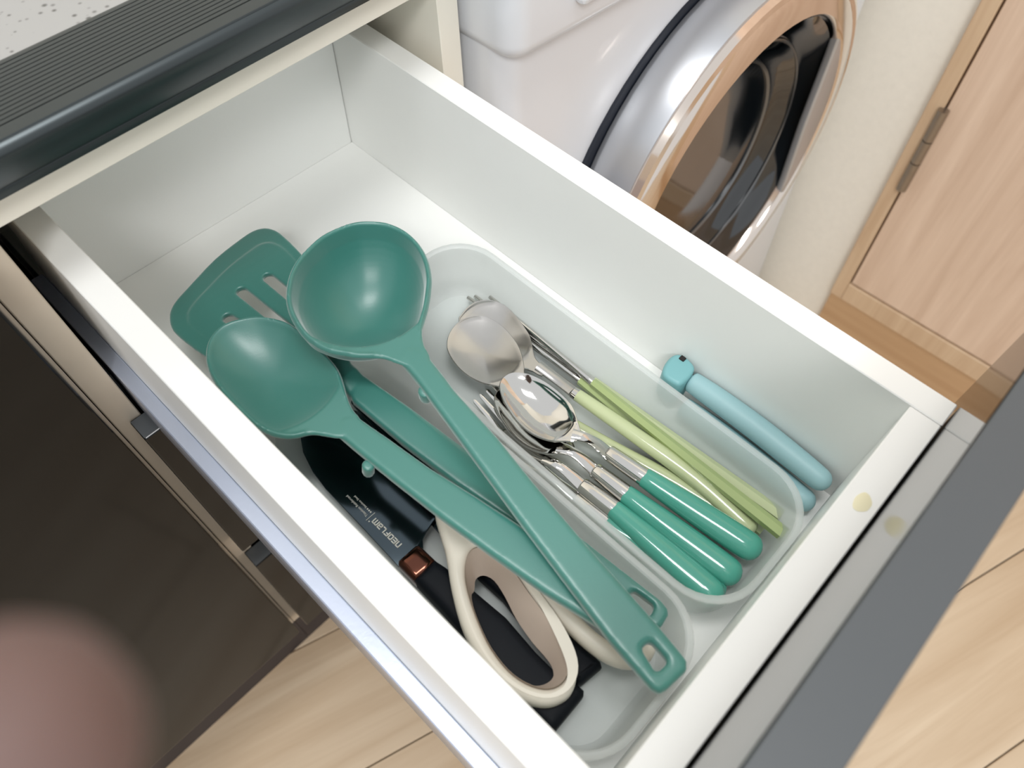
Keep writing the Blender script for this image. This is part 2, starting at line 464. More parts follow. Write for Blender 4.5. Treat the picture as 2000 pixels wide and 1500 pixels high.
# the open drawer (part of its cabinet), a little off level
loc = (ROOM @ Matrix.Translation(BASE[kc.name] * 0.001)).inverted() @ DRAW
W, L, H, T = 208.3, 407.0, 95.6, 15.0
def dpart(name, data, material, parent, local=None, smooth=True):
    BASE_SAVE = BASE.get(parent.name)
    BASE[parent.name] = Vector((0, 0, 0))
    o = obj(name, data, material, parent, smooth=smooth, local=local)
    BASE[parent.name] = BASE_SAVE
    BASE[o.name] = Vector((0, 0, 0))
    return o
drawer = dpart('drawer', box(-W, 0, -L, 0, -6, 0), 'white_board', kc, loc, False)
drawer['label'] = 'open white drawer with a glossy dark taupe front'
dpart('side_panel', box(0.15, T, -L - T, 14, -12, H, 0.5, 1), 'white_board', drawer)
dpart('side_panel', box(-W - T, -W - 0.15, -L - T, 14, -12, H, 0.5, 1), 'white_board', drawer)
dpart('back_panel', box(-W + 0.2, -0.2, 0.2, 14, -12, H - 2, 0.5, 1), 'white_board', drawer)
dpart('front_board', box(-W + 0.1, -0.1, -L - T + 0.2, -L, -12, H - 0.2, 0.5, 1), 'white_board', drawer)
df = dpart('drawer_front', box(-244, 40, -440.6, -422.6, 18, 186, 1.0, 2), 'gloss_taupe', drawer)
dpart('edge_band', box(-243.6, 39.6, -440.2, -423.0, 185.6, 186.5, 0.3, 1), 'front_top', df)
dpart('slide_rail', join(box(-231.4, -223.5, -412, 20, 16.8, 19, 0.6, 1), box(-231.4, -229.8, -412, 20, -22, 18), box(-231.4, -223.5, -412, 20, -22, -20)), 'rail_steel', drawer)
dpart('slide_rail', join(box(15.2, 22, -412, 20, 16.8, 19, 0.6, 1), box(20.5, 22, -412, 20, -22, 18)), 'rail_steel', drawer)
dpart('yellow_stain', plate(smooth_loop([(-57 + 5 * math.cos(a) * (1 + .12 * math.sin(3 * a)), -415.4 + 3.4 * math.sin(a)) for a in [i * math.pi / 5 for i in range(10)]], 3), [], 0.1, 0.02, lambda x, y: H - 0.1), 'stain', drawer)

# ---------------------------------------------------------------- washing machine
wm = thing('washing_machine', (352, 150, FLOOR), ROOM, 'white front loading washing machine with chrome ringed dark door', 'washing machine')
def shell(x0, x1, yf, bow, z0, z1, bev, r=16):
    top = [(x0, 440), (x0, yf + r)]
    for a in range(0, 91, 15):
        t = math.radians(a); top.append((x0 + r - r * math.cos(t), yf + r - r * math.sin(t)))
    for i in range(1, 12):
        s = i / 12; top.append((x0 + r + (x1 - x0 - 2 * r) * s, yf - bow * math.sin(math.pi * s)))
    for a in range(90, -1, -15):
        t = math.radians(a); top.append((x1 - r + r * math.cos(t), yf + r - r * math.sin(t)))
    top += [(x1, yf + r), (x1, 440)]
    return plate(top, [], z1 - z0, bev, lambda x, y: (z0 + z1) / 2, res=4)
obj('body', shell(54, 640, -109, 5, FLOOR + 12, 96, 5), 'washer_white', wm)
obj('control_panel', shell(50, 644, -121, 12, 90, 212, 11), 'washer_white', wm)
obj('detergent_drawer', box(100, 240, -131.5, -122, 112, 200, 4, 3), 'washer_white', wm)
for fx in (90, 600):
    for fy in (-70, 400): obj('foot', sweep([(fx, fy, FLOOR), (fx, fy, FLOOR + 14)], 40, 40, 16, up=(0, 1, 0)), 'washer_gap', wm)
DX, DZ = 308.0, -146.0
obj('door_gasket', lathe_y(DX, DZ, [(203, -100), (203, -114.5), (190, -115.5), (190, -100)]), 'washer_gap', wm)
obj('door_ring', lathe_y(DX, DZ, [(150, -116), (196, -116), (198, -121), (197.5, -136), (195.5, -148), (193.5, -155), (190, -157)]), 'washer_silver', wm)
ch = obj('chrome_ring', lathe_y(DX, DZ, [(192, -152), (193.5, -157), (190.5, -162), (186.5, -163.5), (184, -162), (182.5, -163), (178, -165.5), (162, -167.5), (159.5, -165.5), (158, -161), (157, -152), (157, -130)]), 'chrome', wm)
obj('door_glass', lathe_y(DX, DZ, [(158.5, -157), (154, -155), (146, -149), (136, -142), (128, -138.5), (122, -131), (108, -124), (90, -120.5), (60, -119.2), (0.01, -118.8)]), 'dark_glass', wm)
obj('glass_rim', lathe_y(DX, DZ, [(131, -140.5), (129.6, -141.6), (128, -140.5), (129, -139)]), 'drum_grey', wm)
obj('glass_rim', lathe_y(DX, DZ, [(107, -124.5), (105.5, -126.8), (103, -125), (104, -122)]), 'drum_grey', wm)
seg = [(DX + 170 * math.cos(math.radians(a)), DZ + 170 * math.sin(math.radians(a))) for a in range(-42, 43, 6)]
inn = [(DX + 128, DZ + 76), (DX + 126, DZ + 30), (DX + 125, DZ), (DX + 126, DZ - 30), (DX + 128, DZ - 76)]
hv, hf = plate(seg + inn, [], 10, 3.0, lambda x, y: 0)
obj('door_handle', ([(x, -161 - z, y) for x, y, z in hv], hf), 'washer_silver', wm)

# ---------------------------------------------------------------- things in the drawer (drawer frame)
def tray(x0, x1, y0, y1, h, label):
    def ring(ins, r, z): return [(x, y, z) for x, y in rounded_rect(x0 + ins, x1 - ins, y0 + ins, y1 - ins, r)]
    rings = [ring(14, 16, 0.2), ring(8.5, 20, 0.5), ring(6, 22, 3), ring(4.9, 23, 8), ring(2.6, 26, h - 6), ring(2.4, 26, h - 3.0), ring(0, 28, h - 2.2), ring(0, 28, h - 0.6),
             ring(0.8, 27.5, h), ring(2.6, 26, h), ring(3.4, 25.5, h - 0.8), ring(4.0, 25, h - 6), ring(6.4, 22, 9), ring(7.6, 21, 5), ring(10, 19, 2.4), ring(15, 16, 1.9)]
    o = obj('plastic_tray', loft(rings), 'frosted_plastic', None, ((x0 + x1) / 2, (y0 + y1) / 2, 0), DRAW)
    return tag(o, label, 'tray', 'frosted trays in the drawer')
tray(-116.8, -30.6, -406, -149, 40, 'frosted plastic tray holding spoons, forks and chopsticks')
tray(-206.8, -118.6, -405, -149, 40, 'frosted plastic tray holding knives and scissors under green utensils')

ladle_z = lambda x, y: 60 + .1 * (y + 403)
spoon_z = lambda x, y: 55 + .045 * (y + 374)
turn_hz = lambda x, y: 38 + .06 * (y + 383)
turn_bz = lambda x, y: 33 - .11 * (y + 40)
G = 'green silicone cooking utensils'

# ladle
ld = thing('ladle', (-145, -300, 62), DRAW, 'green silicone soup ladle with a deep round bowl lying on top', 'ladle', G)
lb = [(-136.9, -221.4), (-141.2, -212.2), (-148.9, -204.4), (-154.1, -197.6), (-158.4, -191.0), (-160.4, -182.9), (-160.7, -175.2), (-159.0, -166.3), (-155.8, -158.0), (-150.8, -150.9), (-143.6, -144.1), (-135.4, -139.3), (-126.5, -136.6), (-115.8, -135.0), (-105.2, -136.4), (-96.7, -139.2), (-90.5, -143.6), (-84.3, -150.5), (-80.8, -159.4), (-80.3, -168.6), (-82.1, -177.3), (-85.6, -185.1), (-90.9, -192.6), (-96.5, -198.1), (-104.2, -204.5), (-112.4, -210.0), (-118.0, -214.8), (-122.0, -220.9), (-124.2, -227.1), (-131.3, -231.1)]
lh = [(-135.6, -217.5), (-129.5, -213.5), (-123.4, -220), (-126.4, -239.8), (-127.9, -247.6), (-130.5, -278.6), (-134.6, -306.0), (-138.8, -342.2), (-142.7, -383.0), (-144.7, -398.0), (-145.4, -402.0), (-148.6, -404.3), (-160.0, -403.0), (-163.2, -401.8), (-164.3, -398.5), (-162.1, -374.0), (-152.6, -316.8), (-143.4, -265.7), (-137.2, -231)]
lho = [(-155.5, -386.5), (-154.4, -385.5), (-151.2, -386.0), (-150.1, -387.2), (-150.9, -395.4), (-152.2, -396.5), (-156.7, -396.0), (-157.9, -394.8)]
skin = fuse(join(bowl(smooth_loop(lb, 3), (-120.5, -169.9), 38.6, 33.0, 2.8, ladle_z, rings=18, ex=0.58), plate(lh, [lho], 7.0, 2.2, lambda x, y: ladle_z(x, y) - 3.3, res=3)))
a, b = split(skin, lambda x, y, z: y > -224)
obj('bowl', a, 'green_silicone', ld); obj('handle', b, 'green_silicone', ld)
obj('rest_nub', sweep([(-137.0, -236.6, 72), (-136.0, -235.6, 64.5)], 7, 7, 12, up=(0, 1, 0), cap=3), 'green_silicone', ld)

# solid serving spoon
ss = thing('serving_spoon', (-165, -290, 52), DRAW, 'green silicone serving spoon with a shallow oval head under the ladle', 'spoon', G)
sb = [(-178.8, -222.5), (-183.3, -216.5), (-187.5, -211.1), (-194.7, -206.8), (-200.0, -200.2), (-203.1, -191.6), (-204.3, -179.6), (-204.4, -165.5), (-203.1, -154.7), (-200.4, -145.6), (-196.7, -139.0), (-191.5, -133.5), (-185.1, -130.4), (-178.4, -130.0), (-171.4, -132.7), (-164.6, -137.2), (-159.4, -143.5), (-155.4, -151.4), (-153.7, -161.3), (-153.5, -172.4), (-153.8, -181.7), (-155.1, -191.3), (-158.4, -199.5), (-162.4, -207.8), (-164.9, -215.0), (-165.6, -220.7), (-171.8, -225.5)]
sh = [(-178.6, -218), (-172, -213), (-165.9, -217), (-164.3, -228), (-162.7, -238.2), (-160.8, -252.5), (-159.3, -262.9), (-154.1, -288.1), (-149.2, -314.6), (-145.7, -337.4), (-142.0, -361.1), (-139.9, -378.8), (-140.4, -382.0), (-145.0, -383.8), (-152.9, -383.6), (-155.7, -380.9), (-158.6, -367.1), (-164.4, -339.9), (-168.7, -312.5), (-172.5, -284.5), (-175.8, -253.1), (-177.6, -232.8)]
skin = fuse(join(bowl(smooth_loop(sb, 3), (-179.2, -167.5), 36.8, 10.4, 2.8, spoon_z, rings=16, ex=0.9), plate(sh, [], 7.0, 2.2, lambda x, y: spoon_z(x, y) - 3.3, res=3)))
a, b = split(skin, lambda x, y, z: y > -222)
obj('head', a, 'green_silicone', ss); obj('handle', b, 'green_silicone', ss)
obj('rest_nub', sweep([(-178.2, -240.4, 57), (-178.5, -239.4, 50)], 6, 6, 12, up=(0, 1, 0), cap=3), 'green_silicone', ss)

# slotted turner
tu = thing('slotted_turner', (-145, -260, 42), DRAW, 'green silicone slotted turner with a wide slotted blade', 'turner', G)
th_ = [(-191.7, -82.2), (-187.8, -77.3), (-181.8, -73.4), (-172.9, -70.0), (-148.5, -61.4), (-127.6, -58.2), (-119.2, -58.1), (-113.8, -60.3), (-110.7, -64.3), (-109.1, -70.4), (-109.3, -79.6), (-111.0, -95.4), (-114.5, -114.9), (-120.0, -133.7), (-130.5, -155.0), (-140.2, -173.1), (-143.9, -184.7), (-149.3, -189.6), (-154.8, -186.9), (-161.3, -175.5), (-176.1, -158.0), (-187.8, -142.8), (-193.6, -121.2), (-195.6, -99.4), (-195.0, -89.9)]
ti_ = [(-185.1, -90.7), (-179.7, -85.3), (-166.3, -80.2), (-147.2, -74.4), (-128.8, -72.0), (-121.8, -72.6), (-117.5, -76.7), (-115.8, -84.4), (-116.8, -97.2), (-122.0, -120.7), (-128.7, -137.7), (-139.1, -158.5), (-146.9, -177.9), (-151.8, -177.9), (-159.3, -165.5), (-174.5, -148.9), (-181.8, -135.1), (-186.2, -113.9), (-187.3, -97.2)]
def slot(x0, y0, x1, y1, w):
    d = Vector((x1 - x0, y1 - y0)).normalized(); n = Vector((-d.y, d.x)); out = []
    for (cx, cy), sgn in (((x1, y1), 1), ((x0, y0), -1)):
        for a in range(-90, 91, 30):
            t = math.radians(a); v = d * (sgn * math.cos(t)) * (w / 2) + n * (sgn * math.sin(t)) * (w / 2)
            out.append((cx + v.x, cy + v.y))
    return out
slots = [slot(-136.4, -99.3, -136.8, -139.4, 6.0), slot(-153.2, -96.9, -152.1, -148.0, 6.0), slot(-169.9, -108.5, -165.4, -146.3, 6.0)]
tH = [(-158.4, -203.1), (-156.9, -198.9), (-146.0, -193.3), (-144.2, -194.9), (-143.1, -202.6), (-139.8, -225.4), (-136.2, -259.0), (-132.8, -290.9), (-130.1, -321.6), (-128.3, -344.8), (-125.4, -377.9), (-126.2, -382.5), (-128.2, -384.5), (-134.7, -385.4), (-136.8, -384.1), (-138.0, -379.9), (-140.8, -349.7), (-147.0, -304.6), (-152.5, -271.7), (-156.3, -237.8)]
tho = [(-134.6, -366.1), (-131.6, -366.1), (-130.5, -367.3), (-129.5, -376.3), (-130.6, -377.7), (-133.9, -378.5), (-135.1, -377.4), (-135.5, -368.1)]
bl = join(plate(smooth_loop(th_, 3), slots, 3.4, 1.3, turn_bz), plate(smooth_loop(ti_, 3), slots, 3.4, 1.2, lambda x, y: turn_bz(x, y) + 0.6),
          sweep([(-149.7, -171.2, 47.2), (-149.4, -179.8, 48.2), (-150.2, -189.6, 48.9), (-151.1, -199.4, 47.4), (-150.2, -210.8, 46.3)], [8, 11, 12.4, 13, 11], [2.2, 4.2, 5.4, 5.2, 3], 20, power=3.2),
          plate(tH, [tho], 6.5, 2.2, lambda x, y: turn_hz(x, y) - 2, res=3))
a, b = split(fuse(bl, 0.7, 3), lambda x, y, z: y > -180)
obj('blade', a, 'green_silicone', tu); obj('handle', b, 'green_silicone', tu)

# chef's knife with coated blade
kn = thing('chef_knife', (-186, -275, 2), DRAW, 'black handled santoku knife with lettered dark blade and copper bolster', 'knife', 'knives in the tray')
kb = [(-193.3, -274), (-192.4, -241.3), (-191.9, -212.0), (-190.4, -199), (-186.8, -186), (-182, -177.5), (-175.1, -171.0), (-166.0, -168.5), (-158.2, -173.9), (-156, -190), (-156.4, -234.1), (-158.6, -262), (-159.2, -265.6), (-164.5, -266.1), (-170.7, -267.6), (-175.3, -269.6), (-178.9, -274)]
blade = obj('blade', plate(kb, [], 2.0, 0.3, lambda x, y: 8.5 + 0.03 * (x + 176)), 'blade_dark', kn)
obj('bolster', plate([(-193.9, -273.0), (-192.5, -271.6), (-181.5, -271.8), (-179.8, -273.2), (-179.6, -286), (-194, -286)], [], 14, 3, lambda x, y: 12.0), 'copper_bolster', kn)
kh = [(-193.9, -284.8), (-180.2, -284.5), (-178.8, -291.5), (-177.4, -308.2), (-175.8, -329.3), (-177.6, -350.0), (-177.6, -363), (-174.8, -374), (-174.8, -377), (-176.6, -378.4), (-195.5, -378.8), (-198.4, -376.5), (-198.8, -351.7), (-196.2, -328.9), (-194.4, -306.5)]
obj('handle', plate(kh, [], 17, 4.5, lambda x, y: 13.2, res=3), 'black_handle', kn)
# lettering on the blade: letter strokes on a 5-unit grid, reading from handle to tip with the tops towards the spine
GL = {'n': [(0, 0, 1, 5), (0, 4, 4, 5), (3, 0, 4, 5)], 'e': [(0, 0, 1, 5), (0, 4, 4, 5), (0, 2, 4, 3), (0, 0, 4, 1)],
      'o': [(0, 0, 1, 5), (0, 4, 4, 5), (3, 0, 4, 5), (0, 0, 4, 1)], 'F': [(0, 0, 1, 5), (0, 4, 4, 5), (0, 2, 3, 3)],
      'L': [(0, 0, 1, 5), (0, 0, 3.6, 1)], 'a': [(0, 4, 4, 5), (3, 0, 4, 5), (0, 2.1, 4, 3), (0, 0, 4, 1), (0, 0, 1, 3)],
      'm': [(0, 0, 1, 5), (0, 4, 5.6, 5), (2.3, 0, 3.3, 5), (4.6, 0, 5.6, 5)]}
def letters():
    data = []; u = 0.0; s = 0.62
    for chh in 'neoFLam':
        wmax = 0
        for x0, y0, x1, y1 in GL[chh]:
            a0, a1, b0, b1 = (u + x0) * s, (u + x1) * s, y0 * s, y1 * s; wmax = max(wmax, x1)
            data.append(box(-184.1 - b1, -184.1 - b0, -263.8 + a0, -263.8 + a1, 9.3, 9.62))
        u += wmax + 0.62
    data.append(box(-188.2, -187.5, -263.8 + u * s + .2, -263.8 + u * s + .9, 9.3, 9.62))
    yl = -263.8 + u * s + 2.0
    data.append(box(-188.6, -182.6, yl, yl + 0.22, 9.3, 9.62))
    return join(*data), yl
ldat, YL = letters()
obj('lettering', ldat, 'lettering', blade, smooth=False)
def words(txt, size, x, y):
    cu = bpy.data.curves.new('words', 'FONT'); cu.body = txt; cu.size = size; cu.resolution_u = 2; cu.extrude = 0.06
    co = bpy.data.objects.new('words', cu)
    me = bpy.data.meshes.new_from_object(co)
    V = [(x - v.co.y, y + v.co.x, 9.5 + v.co.z) for v in me.vertices]; F = [tuple(p.vertices) for p in me.polygons]
    bpy.data.objects.remove(co); bpy.data.meshes.remove(me)
    return V, F
obj('lettering', words('Titanium Reinforced', 2.0, -186.0, YL + 1.5), 'lettering', blade, smooth=False)
obj('lettering', join(words('Stainless Steel', 1.7, -183.4, YL + 5.4), *[box(-184.3, -183.5, YL + 1.6 + 1.25 * i, YL + 2.3 + 1.25 * i, 9.3, 9.6) for i in range(3)]), 'lettering', blade, smooth=False)

# second knife beside it
k2 = thing('utility_knife', (-160, -300, 2), DRAW, 'black handled narrow knife lying under the beige scissors', 'knife', 'knives in the tray')
obj('blade', plate([(-167.7, -294), (-157, -294), (-150.5, -263.3), (-145.6, -228.1), (-145.4, -204), (-148, -186), (-151, -181), (-154.5, -188), (-160.3, -216), (-165.1, -255)], [], 1.8, 0.3, lambda x, y: 5.6), 'blade_dark', k2)
obj('handle', plate([(-169.1, -293.0), (-158.1, -294.0), (-155.6, -313.1), (-157.0, -341.1), (-158.6, -360.7), (-158.6, -374), (-160, -376.0), (-172, -374.2), (-174.0, -373), (-174.2, -364), (-173.9, -352), (-171.2, -335), (-169.1, -320.6), (-169.6, -304.8)], [], 13, 4, lambda x, y: 9.2, res=3), 'black_handle', k2)

# scissors
sc = thing('scissors', (-165, -320, 20), DRAW, 'beige handled kitchen scissors with taupe lined finger loops', 'scissors')
so = smooth_loop([(-164.1, -268.2), (-176.3, -289.0), (-186.0, -302.9), (-194.5, -318.0), (-199.3, -331.4), (-201.1, -343), (-200.6, -354), (-198.0, -363.2), (-193.6, -369.8), (-188.7, -373.1), (-183.3, -374.5), (-178.2, -373.3), (-173.7, -370), (-170.1, -364.8), (-166.2, -356.5), (-161.8, -345.1), (-158.6, -334.6), (-156.4, -324.2), (-155.2, -311.1), (-155, -294.3), (-155.0, -276)], 3)
ht = smooth_loop([(-174.8, -301.3), (-169.4, -298.2), (-164.8, -299.0), (-161.3, -304.6), (-160.2, -315.3), (-163.4, -330.7), (-165.9, -344.6), (-169.2, -356.0), (-173.4, -364.4), (-178.3, -368.2), (-184.1, -368.2), (-189.2, -364.6), (-193.0, -357.2), (-194.4, -348.0), (-193.0, -336.5), (-189.5, -325.9), (-184.7, -315.2), (-180.0, -307.1)], 3)
hb = smooth_loop([(-177.2, -309.4), (-173.4, -306.4), (-169.4, -307.6), (-167.6, -313.2), (-169.6, -322.4), (-173.4, -333.4), (-175.9, -345.8), (-176.6, -354.2), (-177.6, -359.6), (-180.0, -362.6), (-184.6, -362.6), (-189.2, -359.6), (-192.0, -354.2), (-193.2, -346.8), (-192.0, -336.1), (-188.6, -325.7), (-184.0, -316.2), (-180.4, -311.1)], 3)
obj('loop_handle', plate(so, [ht], 13, 4.2, lambda x, y: 27, res=4), 'beige_plastic', sc)
n = len(ht); lin_rings = []
for r, z in ((ht, 33.0), (ht, 20.4), (hb, 20.4), ([((a[0] * .45 + b[0] * .55), (a[1] * .45 + b[1] * .55)) for a, b in zip(ht, hb)], 25.5), ([((a[0] * .82 + b[0] * .18), (a[1] * .82 + b[1] * .18)) for a, b in zip(ht, hb)], 30.5), (ht, 33.0)):
    lin_rings.append([(x, y, z) for x, y in r])
obj('grip_lining', loft(lin_rings, False), 'taupe_rubber', sc)
l2c = smooth_loop([(-155.6, -322), (-158.2, -334), (-158.6, -345), (-158.4, -356), (-158.2, -366), (-156.6, -376), (-152.4, -383.5), (-146, -386.5), (-139.5, -383), (-136, -374), (-136.5, -362), (-139.5, -348), (-143.5, -334), (-147.5, -322), (-150.5, -308), (-152, -292), (-152, -276)], 3, False)
obj('loop_handle', sweep([(x, y, 26.5) for x, y in l2c], 8.5, 12, 16, power=2.4, cap=3), 'beige_plastic', sc)
obj('blade', plate([(-160, -272), (-152, -276), (-148, -255), (-146.5, -215), (-149, -186), (-153, -190), (-157, -235)], [], 2.2, .4, lambda x, y: 25.5), 'blade_dark', sc)
obj('blade', plate([(-157, -276), (-150, -273), (-147.2, -240), (-147.5, -205), (-150.2, -186), (-154, -215), (-157, -250)], [], 2.2, .4, lambda x, y: 28), 'blade_dark', sc)
obj('pivot', sweep([(-153, -262, 24), (-153, -262, 30.5)], 9, 9, 20, up=(0, 1, 0)), 'steel_satin', sc)

# ---- cutlery tray: Korean set with celadon handles
def taper(a, b, k): return [tuple(a[i] + (b[i] - a[i]) * j / k for i in range(3)) for j in range(k + 1)]
CG = 'celadon handled chopsticks'
def chopstick(tip, joint, end, label, m):
    c = thing('chopstick', end, DRAW, label, 'chopstick', CG)
    k = 8
    obj('steel_tip', sweep(taper(tip, joint, k), [2.6 + 2.0 * i / k for i in range(k + 1)], [2.6 + 2.0 * i / k for i in range(k + 1)], 12, cap=1.2), 'steel_mirror', c)
    obj('grip', sweep(taper(joint, end, k), [5.6 + 2.2 * i / k for i in range(k + 1)], [5.6 + 2.2 * i / k for i in range(k + 1)], 6, phase=math.radians(30)), m, c)
chopstick((-37.8, -181.6, 9), (-43.3, -270.6, 13), (-49.3, -401.3, 21), 'celadon handled chopstick lying on top of the other chopsticks', 'celadon_dark')
chopstick((-42.0, -179.0, 5.5), (-40.8, -269, 10), (-39.6, -394.5, 17), 'celadon handled chopstick lying against the wall of the cutlery tray', 'celadon_gloss')
chopstick((-46.2, -170.5, 6), (-44.6, -262.5, 8), (-48, -392, 7.5), 'celadon handled chopstick crossing under the topmost chopstick', 'celadon_dark')
chopstick((-41.5, -172, 4.5), (-39.6, -262, 5.5), (-41, -392, 6.5), 'celadon handled chopstick lowest beneath the other chopsticks', 'celadon_dark')

SG = 'satin soup spoons with celadon handles'
def soup(outl, cen, z, bar, hpath, label, dx=0.0, dy=0.0):
    outl = [(x + dx, y + dy) for x, y in outl]; cen = (cen[0] + dx, cen[1] + dy)
    s = thing('soup_spoon', hpath[-1], DRAW, label, 'spoon', SG)
    obj('bowl', bowl(smooth_loop(outl, 2), cen, 24, 3.6, 0.9, lambda x, y: z, rings=10, ex=1.0, rim=0.1), 'steel_satin', s)
    obj('stem', sweep(smooth_loop(bar, 4, False), 7.2, 3.6, 14, power=2.6), 'steel_satin', s)
    k = len(hpath)
    pts = smooth_loop(hpath, 4, False); q = len(pts)
    obj('handle', sweep(pts, [7.6 + 2.6 * math.sin(math.pi * .62 * i / q) for i in range(q)], [6.6 + 1.8 * math.sin(math.pi * .62 * i / q) for i in range(q)], 20, cap=3.4), 'celadon_gloss', s)
    p, r = Vector(hpath[0]), Vector(hpath[1]); d = (r - p).normalized()
    obj('collar', sweep([tuple(p - d * 2.6), tuple(p + d * 0.6)], [7.6, 8.1], [6.2, 7.0], 20), 'steel_mirror', s)
soup([(-67.2, -238.5), (-65.0, -236.2), (-61.2, -231.6), (-58.0, -227.0), (-55.2, -221.2), (-53.4, -215.1), (-52.2, -208.9), (-52.0, -203.5), (-52.5, -198.8), (-53.9, -193.7), (-56.6, -189.8), (-59.6, -187.5), (-64.1, -185.5), (-69.4, -185.1), (-74.9, -186.1), (-80.4, -188.6), (-84.7, -192.2), (-87.1, -195.3), (-89.0, -199.6), (-90.5, -205.0), (-91.4, -211.0), (-91.2, -217.2), (-90.1, -222.4), (-88.5, -227.0), (-86.0, -231.5), (-82.3, -237.8), (-79.3, -245.9), (-77, -250.5), (-73.6, -249.8), (-70.3, -243.6)],
     (-71.5, -210.0), 18.5, [(-75.8, -246, 17.8), (-74.2, -256, 13), (-73.0, -268, 10.5)], [(-72.8, -270, 10), (-66, -305, 8.5), (-57.5, -345, 7.6), (-53.5, -379, 8.0)], 'satin soup spoon with celadon handle, its round bowl overlapping the other soup spoon', -1.7, -2.0)
soup([(-63.0, -182.2), (-60.7, -181.2), (-54.6, -179.7), (-47.9, -179.6), (-43.3, -181.7), (-39.7, -184.8), (-37.2, -189.1), (-35.8, -194.3), (-35.9, -201.0), (-37.8, -209.3), (-39.8, -216.4), (-41.5, -221.2), (-44.7, -226.0), (-49.0, -231.3), (-51.8, -235.9), (-52.6, -240.6), (-53.0, -245.6), (-58.4, -246.7), (-59.5, -241.3), (-62.6, -234.7), (-67.6, -228.2), (-72.3, -220.3), (-74.8, -210.0), (-74.1, -199.6), (-70.4, -190.5)],
     (-55.0, -206.0), 13, [(-56.8, -240, 13), (-55.4, -254, 11.5), (-55.7, -266, 12.5)], [(-56.2, -269.5, 13.5), (-53.6, -310, 14), (-51.2, -350, 13), (-53.2, -386, 11)], 'satin soup spoon with celadon handle lying over the chopstick tips', -2.4)

# ---- emerald handled spoons and forks
EG = 'emerald handled cutlery'
def emerald(name, cat, label, f0, f1, end, neck, head):
    e = thing(name, end, DRAW, label, cat, EG)
    obj('head', head, 'steel_mirror', e)
    obj('neck', sweep(smooth_loop(neck, 4, False), [7.0, 6.6, 6.2, 6.0, 5.8, 5.8, 6, 6.2, 6.6, 7, 7.2, 7.4, 7.6][:4 * (len(neck) - 1) + 1], 2.6, 14, power=2.6), 'steel_mirror', e)
    obj('ferrule', sweep([f0, tuple(f0[i] * .97 + f1[i] * .03 for i in range(3)), f1], [8.6, 9.4, 10.6], [7.4, 8.2, 9.4], 24), 'steel_mirror', e)
    pts = taper(f1, end, 14)
    obj('handle', sweep(pts, [10.8 + 4.6 * math.sin(math.pi * .56 * i / 14) for i in range(15)], [9.6 + 2.6 * math.sin(math.pi * .56 * i / 14) for i in range(15)], 24, cap=6.5, power=2.2), 'emerald_gloss', e)
S1 = [(-88.8, -239.3), (-85.4, -237.6), (-81.9, -237.3), (-78.2, -238.4), (-75.0, -241.3), (-72.2, -245.4), (-70.5, -250.1), (-69.3, -255.2), (-68.8, -260.8), (-68.8, -266.5), (-69.2, -272.0), (-70.4, -276.8), (-72.6, -281.0), (-75.5, -285.3), (-78.6, -289.7), (-81.1, -293), (-85.6, -292.5), (-89.0, -288.6), (-93.2, -284.4), (-96.3, -279.4), (-98.3, -273.6), (-99.0, -267.6), (-98.5, -261.0), (-96.8, -254.3), (-94.5, -248.0), (-91.6, -242.8)]
def spoon_head(dx, dy, z): return bowl(smooth_loop([(x + dx, y + dy) for x, y in S1], 2), (-83.8 + dx, -262 + dy), 24, 6.8, 0.9, lambda x, y: z + .02 * (y + 290), rings=10, ex=0.9, rim=0.2)
emerald('tablespoon', 'spoon', 'polished tablespoon with emerald handle, topmost of the nested pair', (-74.5, -307, 18), (-71.8, -330.5, 17.2), (-63.8, -391.8, 15.0), [(-84.4, -289, 28), (-80.8, -295, 27.6), (-77.6, -300.6, 24), (-74.8, -308, 18.4)], spoon_head(-0.9, -1.0, 28))
emerald('tablespoon', 'spoon', 'polished tablespoon with emerald handle, nested under the topmost tablespoon', (-86.0, -307.7, 14.5), (-84.6, -329.1, 13.5), (-80.4, -392.0, 11.5), [(-91.4, -286, 19.5), (-89.0, -293, 20.5), (-87.2, -300, 18.5), (-86.2, -308.5, 15)], spoon_head(-5.2, -1.0, 19.5))
def fork_head(dx, dy, dz):
    out = []; cx = [-99.6, -94.6, -89.6, -84.6]
    for i, c in enumerate(cx):
        c2 = c - 2.2
        out += [(c2 - 1.6, -253), (c - 1.2, -231), (c, -229.4), (c + 1.2, -231), (c2 + 1.6, -253)]
        if i < 3: out.append((c2 + 2.5, -254.4))
    out += [(-84.8, -262), (-87.5, -270), (-93, -277), (-97.0, -283), (-98, -288), (-101.5, -288), (-101.8, -283), (-103, -277), (-104.8, -270), (-104.5, -262)]
    zf = lambda x, y: 9.5 + dz + 0.0075 * (y + 256) ** 2 * (0.55 if y > -256 else 0.75)
    return plate([(x + dx, y + dy) for x, y in out][::-1], [], 1.7, 0.4, lambda x, y: zf(x - dx, y - dy), res=1)
emerald('table_fork', 'fork', 'polished table fork with emerald handle lying under the nested tablespoons', (-96.4, -308.1, 12.5), (-95.0, -329.7, 11.8), (-95.2, -391.5, 11), [(-99.4, -284, 14.5), (-98.4, -292, 16.5), (-97.2, -300, 15), (-96.5, -309, 12.6)], fork_head(0, 0, 0))
emerald('table_fork', 'fork', 'polished table fork with emerald handle lowest beside the wall of the tray', (-102.2, -309.5, 7.6), (-101.5, -331, 7.4), (-90.5, -391.0, 7.2), [(-103.2, -286, 8), (-103, -294, 9), (-102.6, -302, 8.5), (-102.2, -310, 7.6)], fork_head(-3.5, -2.5, -5.5))

